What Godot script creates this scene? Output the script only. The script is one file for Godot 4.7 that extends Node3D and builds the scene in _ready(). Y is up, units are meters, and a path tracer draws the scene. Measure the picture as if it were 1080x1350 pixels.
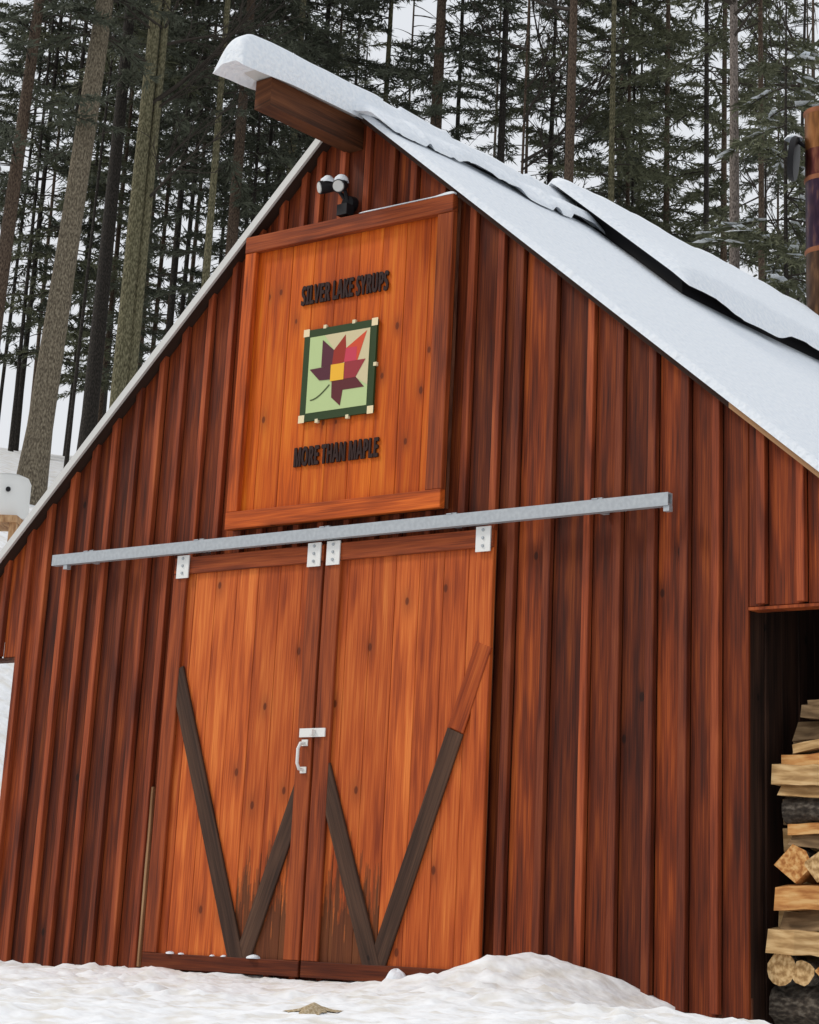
extends Node3D
# A red-brown board-and-batten sugarhouse in the snow, a dark wood on the hill behind it.

const SR := 0.81      # fall of the right roof plane
const SL := 0.943     # fall of the left roof plane
const RY := 5.82      # ridge height, right plane
const LY := 5.85      # ridge height, left plane
const CAM := Vector3(8.979, 0.405, 10.253)

var M := {}
var used := {}
var noise := FastNoiseLite.new()
var rng := RandomNumberGenerator.new()
var crust := FastNoiseLite.new()

# ------------------------------------------------------------------ mesh builder
class MB:
	var v := PackedVector3Array()
	var n := PackedVector3Array()
	var t := PackedVector2Array()
	var c := PackedColorArray()
	# corners run counter-clockwise seen from outside
	func tri(a: Vector3, b: Vector3, d: Vector3, ua := Vector2.ZERO, ub := Vector2.ZERO, ud := Vector2.ZERO, col := Color.WHITE) -> void:
		var nn := (b - a).cross(d - a)
		if nn.length_squared() < 1e-16:
			return
		nn = nn.normalized()
		v.append(a); v.append(d); v.append(b)
		t.append(ua); t.append(ud); t.append(ub)
		for k in 3:
			n.append(nn); c.append(col)
	func quad(a: Vector3, b: Vector3, d: Vector3, e: Vector3, ua := Vector2.ZERO, ub := Vector2.ZERO, ud := Vector2.ZERO, ue := Vector2.ZERO, col := Color.WHITE) -> void:
		tri(a, b, d, ua, ub, ud, col)
		tri(a, d, e, ua, ud, ue, col)
	func box(p: Vector3, q: Vector3, col := Color.WHITE) -> void:
		var x := [p.x, q.x]; var y := [p.y, q.y]; var z := [p.z, q.z]
		var k := func(i, j, l): return Vector3(x[i], y[j], z[l])
		quad(k.call(0,0,1), k.call(1,0,1), k.call(1,1,1), k.call(0,1,1), Vector2(p.x,p.y), Vector2(q.x,p.y), Vector2(q.x,q.y), Vector2(p.x,q.y), col)
		quad(k.call(1,0,0), k.call(0,0,0), k.call(0,1,0), k.call(1,1,0), Vector2(q.x,p.y), Vector2(p.x,p.y), Vector2(p.x,q.y), Vector2(q.x,q.y), col)
		quad(k.call(1,0,1), k.call(1,0,0), k.call(1,1,0), k.call(1,1,1), Vector2(q.z,p.y), Vector2(p.z,p.y), Vector2(p.z,q.y), Vector2(q.z,q.y), col)
		quad(k.call(0,0,0), k.call(0,0,1), k.call(0,1,1), k.call(0,1,0), Vector2(p.z,p.y), Vector2(q.z,p.y), Vector2(q.z,q.y), Vector2(p.z,q.y), col)
		quad(k.call(0,1,1), k.call(1,1,1), k.call(1,1,0), k.call(0,1,0), Vector2(p.x,q.z), Vector2(q.x,q.z), Vector2(q.x,p.z), Vector2(p.x,p.z), col)
		quad(k.call(0,0,0), k.call(1,0,0), k.call(1,0,1), k.call(0,0,1), Vector2(p.x,p.z), Vector2(q.x,p.z), Vector2(q.x,q.z), Vector2(p.x,q.z), col)
	# tapered tube through points with radii, flat shaded normals turned smooth
	func tube(ps: Array, rs: Array, sides: int, col := Color.WHITE, cap := true) -> void:
		var rings := []
		for i in ps.size():
			var d: Vector3 = (ps[min(i + 1, ps.size() - 1)] - ps[max(i - 1, 0)]).normalized()
			var a := d.cross(Vector3(0.31, 0.2, 0.93))
			if a.length() < 0.1:
				a = d.cross(Vector3.RIGHT)
			a = a.normalized()
			var b := d.cross(a)
			var ring := []
			for k in sides:
				var w := TAU * k / sides
				ring.append(a * cos(w) + b * sin(w))
			rings.append(ring)
		for i in ps.size() - 1:
			for k in sides:
				var m := (k + 1) % sides
				var p0: Vector3 = ps[i] + rings[i][k] * rs[i]
				var p1: Vector3 = ps[i] + rings[i][m] * rs[i]
				var p2: Vector3 = ps[i + 1] + rings[i + 1][m] * rs[i + 1]
				var p3: Vector3 = ps[i + 1] + rings[i + 1][k] * rs[i + 1]
				raw(p0, p1, p2, rings[i][k], rings[i][m], rings[i + 1][m], col)
				raw(p0, p2, p3, rings[i][k], rings[i + 1][m], rings[i + 1][k], col)
		if cap:
			for e in [0, ps.size() - 1]:
				for k in range(1, sides - 1):
					var q0: Vector3 = ps[e] + rings[e][0] * rs[e]
					var q1: Vector3 = ps[e] + rings[e][k] * rs[e]
					var q2: Vector3 = ps[e] + rings[e][k + 1] * rs[e]
					if e == 0:
						tri(q0, q2, q1, Vector2.ZERO, Vector2.ZERO, Vector2.ZERO, col)
					else:
						tri(q0, q1, q2, Vector2.ZERO, Vector2.ZERO, Vector2.ZERO, col)
	func raw(a: Vector3, b: Vector3, d: Vector3, na: Vector3, nb: Vector3, nd: Vector3, col := Color.WHITE) -> void:
		v.append(a); v.append(d); v.append(b)
		n.append(na); n.append(nd); n.append(nb)
		for k in 3:
			t.append(Vector2.ZERO); c.append(col)
	func mesh() -> ArrayMesh:
		return add_to(ArrayMesh.new())
	func add_to(m: ArrayMesh) -> ArrayMesh:
		var a := []
		a.resize(Mesh.ARRAY_MAX)
		a[Mesh.ARRAY_VERTEX] = v; a[Mesh.ARRAY_NORMAL] = n; a[Mesh.ARRAY_TEX_UV] = t; a[Mesh.ARRAY_COLOR] = c
		m.add_surface_from_arrays(Mesh.PRIMITIVE_TRIANGLES, a)
		return m

# ------------------------------------------------------------------ scene helpers
func numbered(s: String) -> String:
	var k: int = used.get(s, 0)
	used[s] = k + 1
	return s if k == 0 else "%s_%03d" % [s, k]

func obj(called: String, mesh: Mesh, mat: Material, parent: Node, at := Vector3.ZERO) -> MeshInstance3D:
	var o := MeshInstance3D.new()
	o.name = numbered(called) if parent == self else called
	o.mesh = mesh
	if mat:
		o.material_override = mat
	o.position = at
	parent.add_child(o, true)
	return o

func tag(o: Node, label: String, category: String, group := "") -> Node:
	o.set_meta("label", label)
	o.set_meta("category", category)
	if group:
		o.set_meta("group", group)
	return o

func thing(called: String, at: Vector3, label: String, category: String, group := "") -> Node3D:
	var o := Node3D.new()
	o.name = numbered(called)
	o.position = at
	add_child(o)
	tag(o, label, category, group)
	return o

func smooth_mesh(rows: Array, flip := false) -> MB:   # rows of Vector3 arrays -> smooth sheet
	var mb := MB.new()
	var nr := rows.size(); var nc: int = rows[0].size()
	var nn := []
	for i in nr:
		var r := PackedVector3Array()
		for j in nc:
			var a: Vector3 = rows[min(i + 1, nr - 1)][j] - rows[max(i - 1, 0)][j]
			var b: Vector3 = rows[i][min(j + 1, nc - 1)] - rows[i][max(j - 1, 0)]
			var q := b.cross(a) if not flip else a.cross(b)
			r.append(q.normalized() if q.length() > 1e-9 else Vector3.UP)
		nn.append(r)
	for i in nr - 1:
		for j in nc - 1:
			var p00: Vector3 = rows[i][j]; var p01: Vector3 = rows[i][j + 1]; var p10: Vector3 = rows[i + 1][j]; var p11: Vector3 = rows[i + 1][j + 1]
			if flip:
				mb.raw(p00, p10, p11, nn[i][j], nn[i + 1][j], nn[i + 1][j + 1])
				mb.raw(p00, p11, p01, nn[i][j], nn[i + 1][j + 1], nn[i][j + 1])
			else:
				mb.raw(p00, p01, p11, nn[i][j], nn[i][j + 1], nn[i + 1][j + 1])
				mb.raw(p00, p11, p10, nn[i][j], nn[i + 1][j + 1], nn[i + 1][j])
	return mb

# a board: front outline (convex, counter-clockwise, x across and y along), back at z0, front at z1, chamfered front edges
func board(poly: PackedVector2Array, z0: float, z1: float, seed_uv: Vector2, along_x := false, ch := 0.004) -> ArrayMesh:
	var mb := MB.new()
	var cen := Vector2.ZERO
	for p in poly:
		cen += p
	cen /= poly.size()
	var k := poly.size()
	var inner := PackedVector2Array()
	for i in k:
		var a := poly[(i + k - 1) % k]; var b := poly[i]; var d := poly[(i + 1) % k]
		var n0 := (b - a).normalized().orthogonal(); var n1 := (d - b).normalized().orthogonal()
		if n0.dot(cen - b) < 0: n0 = -n0
		if n1.dot(cen - b) < 0: n1 = -n1
		inner.append(b + (n0 + n1) * ch / max(0.4, 1.0 + n0.dot(n1)))
	var x0 := poly[0].x; var y0 := poly[0].y
	for p in poly:
		x0 = min(x0, p.x); y0 = min(y0, p.y)
	var uv := func(p: Vector2, off := 0.0) -> Vector2:
		var q := Vector2(p.x - x0 + off, p.y - y0)
		if along_x:
			q = Vector2(p.y - y0 + off, p.x - x0)
		return Vector2(q.x / 0.6, q.y / 3.0) + seed_uv
	for i in range(1, k - 1):
		mb.tri(Vector3(inner[0].x, inner[0].y, z1), Vector3(inner[i].x, inner[i].y, z1), Vector3(inner[i + 1].x, inner[i + 1].y, z1), uv.call(inner[0]), uv.call(inner[i]), uv.call(inner[i + 1]))
		mb.tri(Vector3(poly[0].x, poly[0].y, z0), Vector3(poly[i + 1].x, poly[i + 1].y, z0), Vector3(poly[i].x, poly[i].y, z0), uv.call(poly[0]), uv.call(poly[i + 1]), uv.call(poly[i]))
	for i in k:
		var m := (i + 1) % k
		var p := poly[i]; var q := poly[m]
		mb.quad(Vector3(p.x, p.y, z1 - ch), Vector3(q.x, q.y, z1 - ch), Vector3(inner[m].x, inner[m].y, z1), Vector3(inner[i].x, inner[i].y, z1), uv.call(p), uv.call(q), uv.call(inner[m]), uv.call(inner[i]))
		mb.quad(Vector3(p.x, p.y, z0), Vector3(q.x, q.y, z0), Vector3(q.x, q.y, z1 - ch), Vector3(p.x, p.y, z1 - ch), uv.call(p, -0.03), uv.call(q, -0.03), uv.call(q), uv.call(p))
	return mb.mesh()

func rect(x0: float, y0: float, x1: float, y1: float) -> PackedVector2Array:
	return PackedVector2Array([Vector2(x0, y0), Vector2(x1, y0), Vector2(x1, y1), Vector2(x0, y1)])

func ruv() -> Vector2:
	return Vector2(rng.randf() * 0.55, rng.randf())

# ------------------------------------------------------------------ materials
func srgb(r: float, g: float, b: float) -> Color:
	return Color(r / 255.0, g / 255.0, b / 255.0)

func wood_texture(sd: int, dark: Color, mid: Color, light: Color, knots: int, blotchy := 1.0, dirt := Color(0, 0, 0, 0)) -> ImageTexture:
	var w := 192; var h := 768
	var f := FastNoiseLite.new()
	f.seed = sd; f.noise_type = FastNoiseLite.TYPE_SIMPLEX_SMOOTH; f.frequency = 1.0; f.fractal_octaves = 3
	var g := FastNoiseLite.new()
	g.seed = sd + 7; g.noise_type = FastNoiseLite.TYPE_SIMPLEX_SMOOTH; g.frequency = 1.0; g.fractal_octaves = 2
	var r := RandomNumberGenerator.new()
	r.seed = sd
	var ks := []
	for i in knots:
		ks.append(Vector3(r.randf_range(0.05, 0.95), r.randf_range(0.03, 0.97), r.randf_range(0.5, 1.0)))
	var bytes := PackedByteArray()
	var up_scale := 0.008
	bytes.resize(w * h * 3)
	var at := 0
	for j in h:
		var th := TAU * j / h
		var c1 := cos(th); var s1 := sin(th)
		for i in w:
			var u := float(i) / w
			var warp := 0.0; var knot := 0.0
			for k in ks:
				var dv: float = absf(float(j) / h - k.y)
				dv = min(dv, 1.0 - dv)
				if dv > 0.06:
					continue
				var dx: float = (u - k.x) * 0.6
				var dd := sqrt(dx * dx + dv * dv * 9.0 * 0.35)
				warp += (0.9 if dx > 0 else -0.9) * exp(-dd * dd / 0.0016) * k.z
				knot = max(knot, smoothstep(0.022 * k.z, 0.010 * k.z, dd) + 0.35 * exp(-dd * dd / 0.0022))
			var big := f.get_noise_3d(u * 2.6, c1 * 0.42, s1 * 0.42)
			var streak := f.get_noise_3d(u * 10.0 + warp * 0.3 + 40.0, c1 * 0.36, s1 * 0.36)
			var fine := g.get_noise_3d(u * 60.0 + warp, c1 * 1.1 + 9.0, s1 * 1.1)
			var ring := sin((u * 6.0 + warp * 0.5 + big * 1.1) * TAU) * 0.5 + 0.5
			var q := 0.5 + (big * 0.5 + streak * 0.5) * blotchy + fine * 0.36 + (ring - 0.5) * 0.12
			q = clampf(q, 0.0, 1.0)
			var col := dark.lerp(mid, q * 2.0) if q < 0.5 else mid.lerp(light, q * 2.0 - 1.0)
			col = col.lerp(dark * 0.6, minf(knot, 1.0) * 0.75)
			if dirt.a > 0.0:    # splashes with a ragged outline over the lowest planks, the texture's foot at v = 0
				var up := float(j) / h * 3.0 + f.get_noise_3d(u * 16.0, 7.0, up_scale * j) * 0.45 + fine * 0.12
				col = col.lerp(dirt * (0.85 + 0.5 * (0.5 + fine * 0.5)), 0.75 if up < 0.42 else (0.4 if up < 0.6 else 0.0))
			bytes[at] = int(clampf(col.r, 0, 1) * 255.0); bytes[at + 1] = int(clampf(col.g, 0, 1) * 255.0); bytes[at + 2] = int(clampf(col.b, 0, 1) * 255.0)
			at += 3
	var im := Image.create_from_data(w, h, false, Image.FORMAT_RGB8, bytes)
	im.generate_mipmaps()
	return ImageTexture.create_from_image(im)

func mat(col: Color, rough := 0.8, metal := 0.0) -> StandardMaterial3D:
	var m := StandardMaterial3D.new()
	m.albedo_color = col
	m.roughness = rough
	m.metallic = metal
	m.metallic_specular = 0.35
	return m

func wood(tex: Texture2D, tint: Color, rough := 0.62) -> StandardMaterial3D:
	var m := mat(tint, rough)
	m.albedo_texture = tex
	m.metallic_specular = 0.3
	return m

func noise_material(c0: Color, c1: Color, c2: Color, freq: float, scale: Vector3, rough := 0.9, sd := 1, bump := 0.0) -> StandardMaterial3D:
	var m := mat(Color.WHITE, rough)
	var nt := NoiseTexture2D.new()
	nt.width = 256; nt.height = 256; nt.seamless = true
	var f := FastNoiseLite.new()
	f.seed = sd; f.frequency = freq; f.fractal_octaves = 4; f.noise_type = FastNoiseLite.TYPE_SIMPLEX_SMOOTH
	nt.noise = f
	var gr := Gradient.new()
	gr.offsets = PackedFloat32Array([0.2, 0.5, 0.8]); gr.colors = PackedColorArray([c0, c1, c2])
	nt.color_ramp = gr
	m.albedo_texture = nt
	m.uv1_triplanar = true
	m.uv1_scale = scale
	if bump > 0.0:
		var bt := NoiseTexture2D.new()
		bt.width = 256; bt.height = 256; bt.seamless = true; bt.noise = f; bt.as_normal_map = true; bt.bump_strength = 6.0
		m.normal_enabled = true; m.normal_texture = bt; m.normal_scale = bump
	return m

func make_materials() -> void:
	# stained siding: dark red-brown with warmer streaks
	M.siding = []
	for s in 3:
		var tx := wood_texture(11 + s * 5, srgb(68, 30, 17), srgb(116, 51, 23), srgb(166, 85, 35), 1 + s, 0.9)
		for tint in [Color(0.74, 0.71, 0.71), Color(0.89, 0.86, 0.85), Color(1.04, 1.0, 0.96)]:
			M.siding.append(wood(tx, tint, 0.6))
	var bt := wood_texture(41, srgb(86, 40, 26), srgb(136, 66, 38), srgb(172, 94, 54), 1, 0.8)
	M.batten = [wood(bt, Color(0.82, 0.8, 0.82)), wood(bt, Color(1.0, 0.96, 0.94)), wood(bt, Color(1.1, 1.06, 1.02))]
	M.pale = wood(wood_texture(43, srgb(120, 84, 56), srgb(178, 138, 100), srgb(214, 182, 140), 0, 0.6), Color.WHITE, 0.75)
	M.plank = []
	for s in 2:
		var tx := wood_texture(61 + s * 9, srgb(134, 56, 24), srgb(184, 88, 37), srgb(214, 122, 58), 3, 0.8)
		for tint in [Color(0.9, 0.87, 0.85), Color(0.98, 0.96, 0.94), Color(1.04, 1.04, 1.02)]:
			M.plank.append(wood(tx, tint, 0.55))
	# planks by the meeting stiles: same wood, splashed with brown dirt at the foot
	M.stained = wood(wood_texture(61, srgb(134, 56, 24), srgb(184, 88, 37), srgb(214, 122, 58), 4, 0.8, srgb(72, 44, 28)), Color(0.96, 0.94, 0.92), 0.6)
	M.signplank = []
	for s in 2:
		var tx := wood_texture(81 + s * 9, srgb(150, 60, 14), srgb(200, 90, 19), srgb(222, 122, 36), 4, 0.8)
		for tint in [Color(0.9, 0.87, 0.85), Color(0.95, 0.94, 0.92), Color(0.99, 0.99, 0.97)]:
			M.signplank.append(wood(tx, tint, 0.55))
	var ft := wood_texture(101, srgb(92, 40, 22), srgb(142, 66, 32), srgb(178, 94, 46), 3, 0.8)
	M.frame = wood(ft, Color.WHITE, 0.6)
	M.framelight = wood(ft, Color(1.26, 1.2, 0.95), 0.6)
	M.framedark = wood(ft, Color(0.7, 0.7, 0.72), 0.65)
	M.brace = wood(wood_texture(121, srgb(46, 32, 26), srgb(70, 50, 39), srgb(92, 67, 52), 1, 0.7), Color.WHITE, 0.7)
	M.beam = wood(wood_texture(131, srgb(52, 30, 19), srgb(86, 50, 29), srgb(110, 67, 40), 3, 0.9), Color.WHITE, 0.7)
	M.shadeboard = wood(wood_texture(151, srgb(34, 24, 20), srgb(56, 38, 30), srgb(78, 54, 42), 3, 0.9), Color.WHITE, 0.8)  # shade under the lean-to put into the wood colour; roof slab shares it
	M.timber = wood(wood_texture(141, srgb(60, 34, 24), srgb(92, 54, 38), srgb(120, 76, 54), 4, 0.9), Color.WHITE, 0.75)
	M.galv = noise_material(srgb(168, 173, 177), srgb(174, 179, 183), srgb(180, 185, 188), 0.05, Vector3(2, 2, 2), 0.5, 3)
	M.galv.metallic = 0.35
	M.trim = mat(srgb(205, 204, 200), 0.5, 0.2)
	M.white_metal = mat(srgb(226, 226, 222), 0.5)
	M.dark_metal = mat(srgb(48, 50, 54), 0.5, 0.5)
	M.black = mat(srgb(26, 24, 26), 0.55)
	M.snow = noise_material(srgb(220, 226, 233), srgb(228, 233, 238), srgb(236, 239, 242), 0.05, Vector3(1.6, 1.6, 1.6), 0.95, 5, 0.6)
	M.snow.uv1_world_triplanar = true
	M.ground = noise_material(srgb(220, 216, 208), srgb(234, 235, 236), srgb(241, 243, 245), 0.03, Vector3(0.5, 0.5, 0.5), 0.95, 9, 0.5)
	M.ground.uv1_world_triplanar = true

# ------------------------------------------------------------------ terrain
func ground_y(x: float, z: float) -> float:
	var dx := maxf(0.0, -4.4 - x) * smoothstep(5.0, -3.0, z)
	var dz := maxf(0.0, -10.8 - z)
	var s := sqrt(dx * dx + dz * dz)
	var hill := 0.8 * s * s / (s + 2.2)
	hill = 15.0 * (1.0 - exp(-hill / 15.0))
	var y := hill
	y += noise.get_noise_2d(x * 2.0, z * 2.0) * 0.5 * smoothstep(0.0, 9.0, s)
	if z > -1.0:
		var near := smoothstep(-0.9, 0.2, z)
		y -= 1.25 * smoothstep(4.6, 9.0, z)
		y += 0.20 * exp(-pow((x - 1.86) / (0.32 if x < 1.86 else 0.55), 2.0) - pow((z - 0.25) / 0.75, 2.0)) * near
		y += 0.07 * exp(-pow((x - 3.0) / 0.9, 2.0) - pow((z - 1.5) / 0.7, 2.0)) * near
		y -= 0.17 * smoothstep(2.3, 3.3, x) * smoothstep(2.2, 0.4, z)
		y -= 0.09 * exp(-pow((x + 2.42) / 0.35, 2.0) - pow(z / 0.3, 2.0))
		y += (noise.get_noise_2d(x * 14.0, z * 14.0) * 0.045 + noise.get_noise_2d(x * 45.0 + 9.0, z * 45.0) * 0.022 + noise.get_noise_2d(x * 150.0, z * 150.0 + 70.0) * 0.018 + noise.get_noise_2d(x * 380.0 + 50.0, z * 380.0) * 0.012) * near
		y += (maxf(0.0, -crust.get_noise_2d(x * 2.6, z * 2.6) - 0.62) * 0.16 + maxf(0.0, -crust.get_noise_2d(x * 7.0 + 30.0, z * 7.0) - 0.6) * 0.07) * near * smoothstep(-0.1, 0.35, noise.get_noise_2d(x * 20.0 + 5.0, z * 20.0 + 11.0) + 0.15)
		y -= 0.012
	else:
		y -= 0.18
	return y

func axis(lo: float, a: float, b: float, hi: float, fine: float) -> PackedFloat32Array:
	var r := PackedFloat32Array()
	var left := []
	var p := a; var st := fine
	while p > lo:
		st *= 1.18; p -= minf(st, 3.0); left.append(p)
	left.reverse()
	for q in left:
		r.append(q)
	p = a
	while p < b:
		r.append(p); p += fine
	st = fine
	while p < hi:
		r.append(p); st *= 1.18; p += minf(st, 3.0)
	return r

func make_ground() -> void:
	var xs := axis(-110.0, -3.6, 4.6, 40.0, 0.05)
	var zs := axis(-120.0, -0.4, 4.4, 30.0, 0.05)
	var rows := []
	for z in zs:
		var r := PackedVector3Array()
		for x in xs:
			r.append(Vector3(x, ground_y(x, z), z))
		rows.append(r)
	var o := obj("snow_ground", smooth_mesh(rows, true).mesh(), M.ground, self)
	o.set_meta("kind", "structure")

# ------------------------------------------------------------------ barn
func rake(x: float) -> float:      # underside of the roof over the front wall
	return (RY - 0.045 - SR * x) if x > 0 else (LY - 0.045 + SL * x)

func snow_slab(xa: Callable, xb: Callable, z0: float, z1: float, base: Callable, thick: Callable, nx: int, nz: int, round_x: float, round_z: float) -> ArrayMesh:
	var top := []; var bot := []
	for i in nz + 1:
		var rt := PackedVector3Array(); var rb := PackedVector3Array()
		# denser near the ends so that the edges come out round
		var fz := float(i) / nz
		fz = fz - sin(fz * TAU) / TAU * 0.7
		var z := lerpf(z0, z1, fz)
		var a: float = xa.call(z); var b: float = xb.call(z)
		for j in nx + 1:
			var fx := float(j) / nx
			fx = fx - sin(fx * TAU) / TAU * 0.7
			var x := lerpf(a, b, fx)
			var ex := minf(x - a, b - x); var ez := minf(absf(z - z0), absf(z - z1))
			var q := clampf(ex / round_x, 0.0, 1.0); var w := clampf(ez / round_z, 0.0, 1.0)
			var prof := sqrt(maxf(0.0, 1.0 - (1.0 - q) * (1.0 - q))) * sqrt(maxf(0.0, 1.0 - (1.0 - w) * (1.0 - w)))
			var y: float = base.call(x, z)
			rt.append(Vector3(x, y + thick.call(x, z) * prof, z))
			rb.append(Vector3(x, y, z))
		top.append(rt); bot.append(rb)
	var m := smooth_mesh(top, z1 > z0)
	var n := smooth_mesh(bot, z1 < z0)
	m.v.append_array(n.v); m.n.append_array(n.n); m.t.append_array(n.t); m.c.append_array(n.c)
	return m.mesh()

func wob(a: float, f: float, o := 0.0) -> float:
	return noise.get_noise_2d(a * f, o * 31.7)

func make_barn() -> Node3D:
	var b := thing("barn", Vector3.ZERO, "red-brown board and batten barn with sliding double doors and snow-covered roof", "barn")
	# carcass behind the siding
	var core := PackedVector2Array([Vector2(-2.948, -0.3), Vector2(3.1, -0.3), Vector2(3.1, rake(3.1) - 0.03), Vector2(0.0, RY - 0.12), Vector2(-2.948, rake(-2.948) - 0.03)])
	var mb := MB.new()
	for i in 5:
		var p := core[i]; var q := core[(i + 1) % 5]
		mb.quad(Vector3(p.x, p.y, -9.2), Vector3(q.x, q.y, -9.2), Vector3(q.x, q.y, -0.04), Vector3(p.x, p.y, -0.04))
	for i in range(1, 4):
		mb.tri(Vector3(core[0].x, core[0].y, -0.04), Vector3(core[i].x, core[i].y, -0.04), Vector3(core[i + 1].x, core[i + 1].y, -0.04))
		mb.tri(Vector3(core[0].x, core[0].y, -9.2), Vector3(core[i + 1].x, core[i + 1].y, -9.2), Vector3(core[i].x, core[i].y, -9.2))
	obj("wall", mb.mesh(), M.timber, b)
	# dark sill under the boards
	mb = MB.new(); mb.box(Vector3(-2.96, -0.35, -0.035), Vector3(3.17, 0.03, -0.024))
	obj("sill", mb.mesh(), M.timber, b)
	# battens at their measured right edges, boards between them
	var be := [-3.58, -3.38, -3.16, -2.93, -2.74, -2.51, -2.31, -2.12, -1.90, -1.68, -1.47, -1.24, -1.02, -0.80, -0.60, -0.41, -0.27, -0.05, 0.17, 0.40, 0.60, 0.86, 1.13, 1.37, 1.53, 1.80, 2.09, 2.31, 2.55, 2.78, 2.99, 3.165, 3.29, 3.54, 3.79, 4.03, 4.28, 4.5]
	for i in be.size() - 1:
		var x0: float = be[i] + 0.007; var x1: float = be[i + 1] - 0.03
		if absf(be[i] + 2.93) < 0.01:
			x0 = -2.953
		if absf(be[i] - 3.165) < 0.01:
			x0 = 3.167
		if absf(be[i + 1] - 3.165) < 0.01:
			x1 = 3.162
		var lo := -0.08 + rng.randf_range(-0.02, 0.02)
		if x1 < -2.93: lo = 2.10
		if x0 > 3.16: lo = 2.125
		var t0 := rake(x0); var t1 := rake(x1)
		var poly := PackedVector2Array([Vector2(x0, lo), Vector2(x1, lo), Vector2(x1, t1), Vector2(x0, t0)])
		if x0 < 0 and x1 > 0:
			poly = PackedVector2Array([Vector2(x0, lo), Vector2(x1, lo), Vector2(x1, t1), Vector2(0, rake(0.001)), Vector2(x0, t0)])
		var zz := rng.randf_range(-0.003, 0.003)
		obj("board", board(poly, -0.022, zz, ruv()), M.siding[rng.randi() % M.siding.size()], b)
		if absf(be[i + 1] - 3.165) < 0.01:
			continue
		# the batten over the joint at be[i+1]
		var r1: float = be[i + 1]; var r0 := r1 - rng.randf_range(0.048, 0.058)
		var lo2 := lo + 0.01
		if r1 > -2.95 and r1 < 3.1:
			lo2 = -0.06
		if absf(r1 + 1.47) < 0.01:
			obj("strip", board(rect(r1 + 0.001, 0.0, r1 + 0.024, 1.16), -0.006, 0.024, ruv()), M.pale, b).set_meta("label", "pale worn wooden strip beside the left door")
		var bp := PackedVector2Array([Vector2(r0, lo2), Vector2(r1, lo2), Vector2(r1, rake(r1)), Vector2(r0, rake(r0))])
		obj("batten", board(bp, -0.006, 0.036 + rng.randf_range(-0.003, 0.003), ruv()), M.batten[rng.randi() % 3], b)
	# side wall under the right lean-to: boards one by one near the front, plain farther in
	for i in 9:
		var s := obj("side_board", board(rect(0.004, -0.3, 0.196, rake(3.2) - 0.03), -0.02, 0.004 + 0.004 * (i % 2), ruv()), M.shadeboard, b)
		s.transform = Transform3D(Basis(Vector3.UP, PI / 2), Vector3(3.135, 0, -0.03 - 0.2 * i))
	# lean-to: unseen outer and back walls added to darken it, and posts
	mb = MB.new(); mb.box(Vector3(4.42, -0.4, -9.2), Vector3(4.5, rake(4.5) - 0.02, -0.12)); mb.box(Vector3(3.105, -0.4, -9.1), Vector3(4.415, 2.2, -9.0)); mb.box(Vector3(3.105, -0.4, -2.6), Vector3(4.415, 2.9, -2.52))
	obj("added_lean_to_wall", mb.mesh(), M.timber, b)
	for x in [-3.66, 4.35]:
		mb = MB.new(); mb.box(Vector3(x, -0.4, -0.115), Vector3(x + 0.12, 2.2, -0.03))
		obj("post", mb.mesh(), M.timber, b)
	mb = MB.new(); mb.box(Vector3(-3.66, -0.4, -9.1), Vector3(-3.56, 2.1, -9.0))
	obj("post", mb.mesh(), M.timber, b)
	# trim under the cut ends of the short boards
	mb = MB.new(); mb.box(Vector3(3.17, 2.105, -0.1), Vector3(4.4, 2.122, 0.012))
	obj("trim", mb.mesh(), M.frame, b)
	mb = MB.new(); mb.box(Vector3(-3.6, 2.075, -0.1), Vector3(-2.955, 2.097, 0.012))
	obj("trim", mb.mesh(), M.timber, b)
	# roof planes
	for side in [1, -1]:
		var xe := 4.75 if side > 0 else 3.72
		var sl := SR if side > 0 else SL
		var top := RY if side > 0 else LY
		mb = MB.new()
		var f := func(x: float, d: float, z: float) -> Vector3: return Vector3(x * side, top - sl * x - d, z)
		var A: Array = [f.call(0.0, 0.0, 0.1), f.call(xe, 0.0, 0.1), f.call(xe, 0.0, -9.4), f.call(0.0, 0.0, -9.4)]
		var B: Array = [f.call(0.0, 0.043, 0.1), f.call(xe, 0.043, 0.1), f.call(xe, 0.043, -9.4), f.call(0.0, 0.043, -9.4)]
		if side > 0:
			mb.quad(A[0], A[1], A[2], A[3]); mb.quad(B[3], B[2], B[1], B[0]); mb.quad(B[0], B[1], A[1], A[0]); mb.quad(B[1], B[2], A[2], A[1]); mb.quad(B[2], B[3], A[3], A[2])
		else:
			mb.quad(A[3], A[2], A[1], A[0]); mb.quad(B[0], B[1], B[2], B[3]); mb.quad(A[0], A[1], B[1], B[0]); mb.quad(A[1], A[2], B[2], B[1]); mb.quad(A[2], A[3], B[3], B[2])
		obj("roof", mb.mesh(), M.shadeboard, b)
	# pale metal drip edge along the left rake
	mb = MB.new()
	var la := Vector3(-0.1, LY + 0.016 - SL * 0.1, 0); var lb := Vector3(-3.72, LY + 0.016 - SL * 3.72, 0)
	var dn := Vector3(0, -0.075, 0)
	for zz in [[0.102, 0.125]]:
		var z0 := Vector3(0, 0, zz[0]); var z1 := Vector3(0, 0, zz[1])
		mb.quad(lb + dn + z1, la + dn + z1, la + z1, lb + z1); mb.quad(la + dn + z0, lb + dn + z0, lb + z0, la + z0)
		mb.quad(lb + z1, la + z1, la + z0, lb + z0); mb.quad(lb + dn + z0, la + dn + z0, la + dn + z1, lb + dn + z1)
		mb.quad(la + dn + z1, la + dn + z0, la + z0, la + z1)
	obj("drip_edge", mb.mesh(), M.trim, b)
	# bare wood fascia strip low on the right rake
	mb = MB.new()
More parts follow.
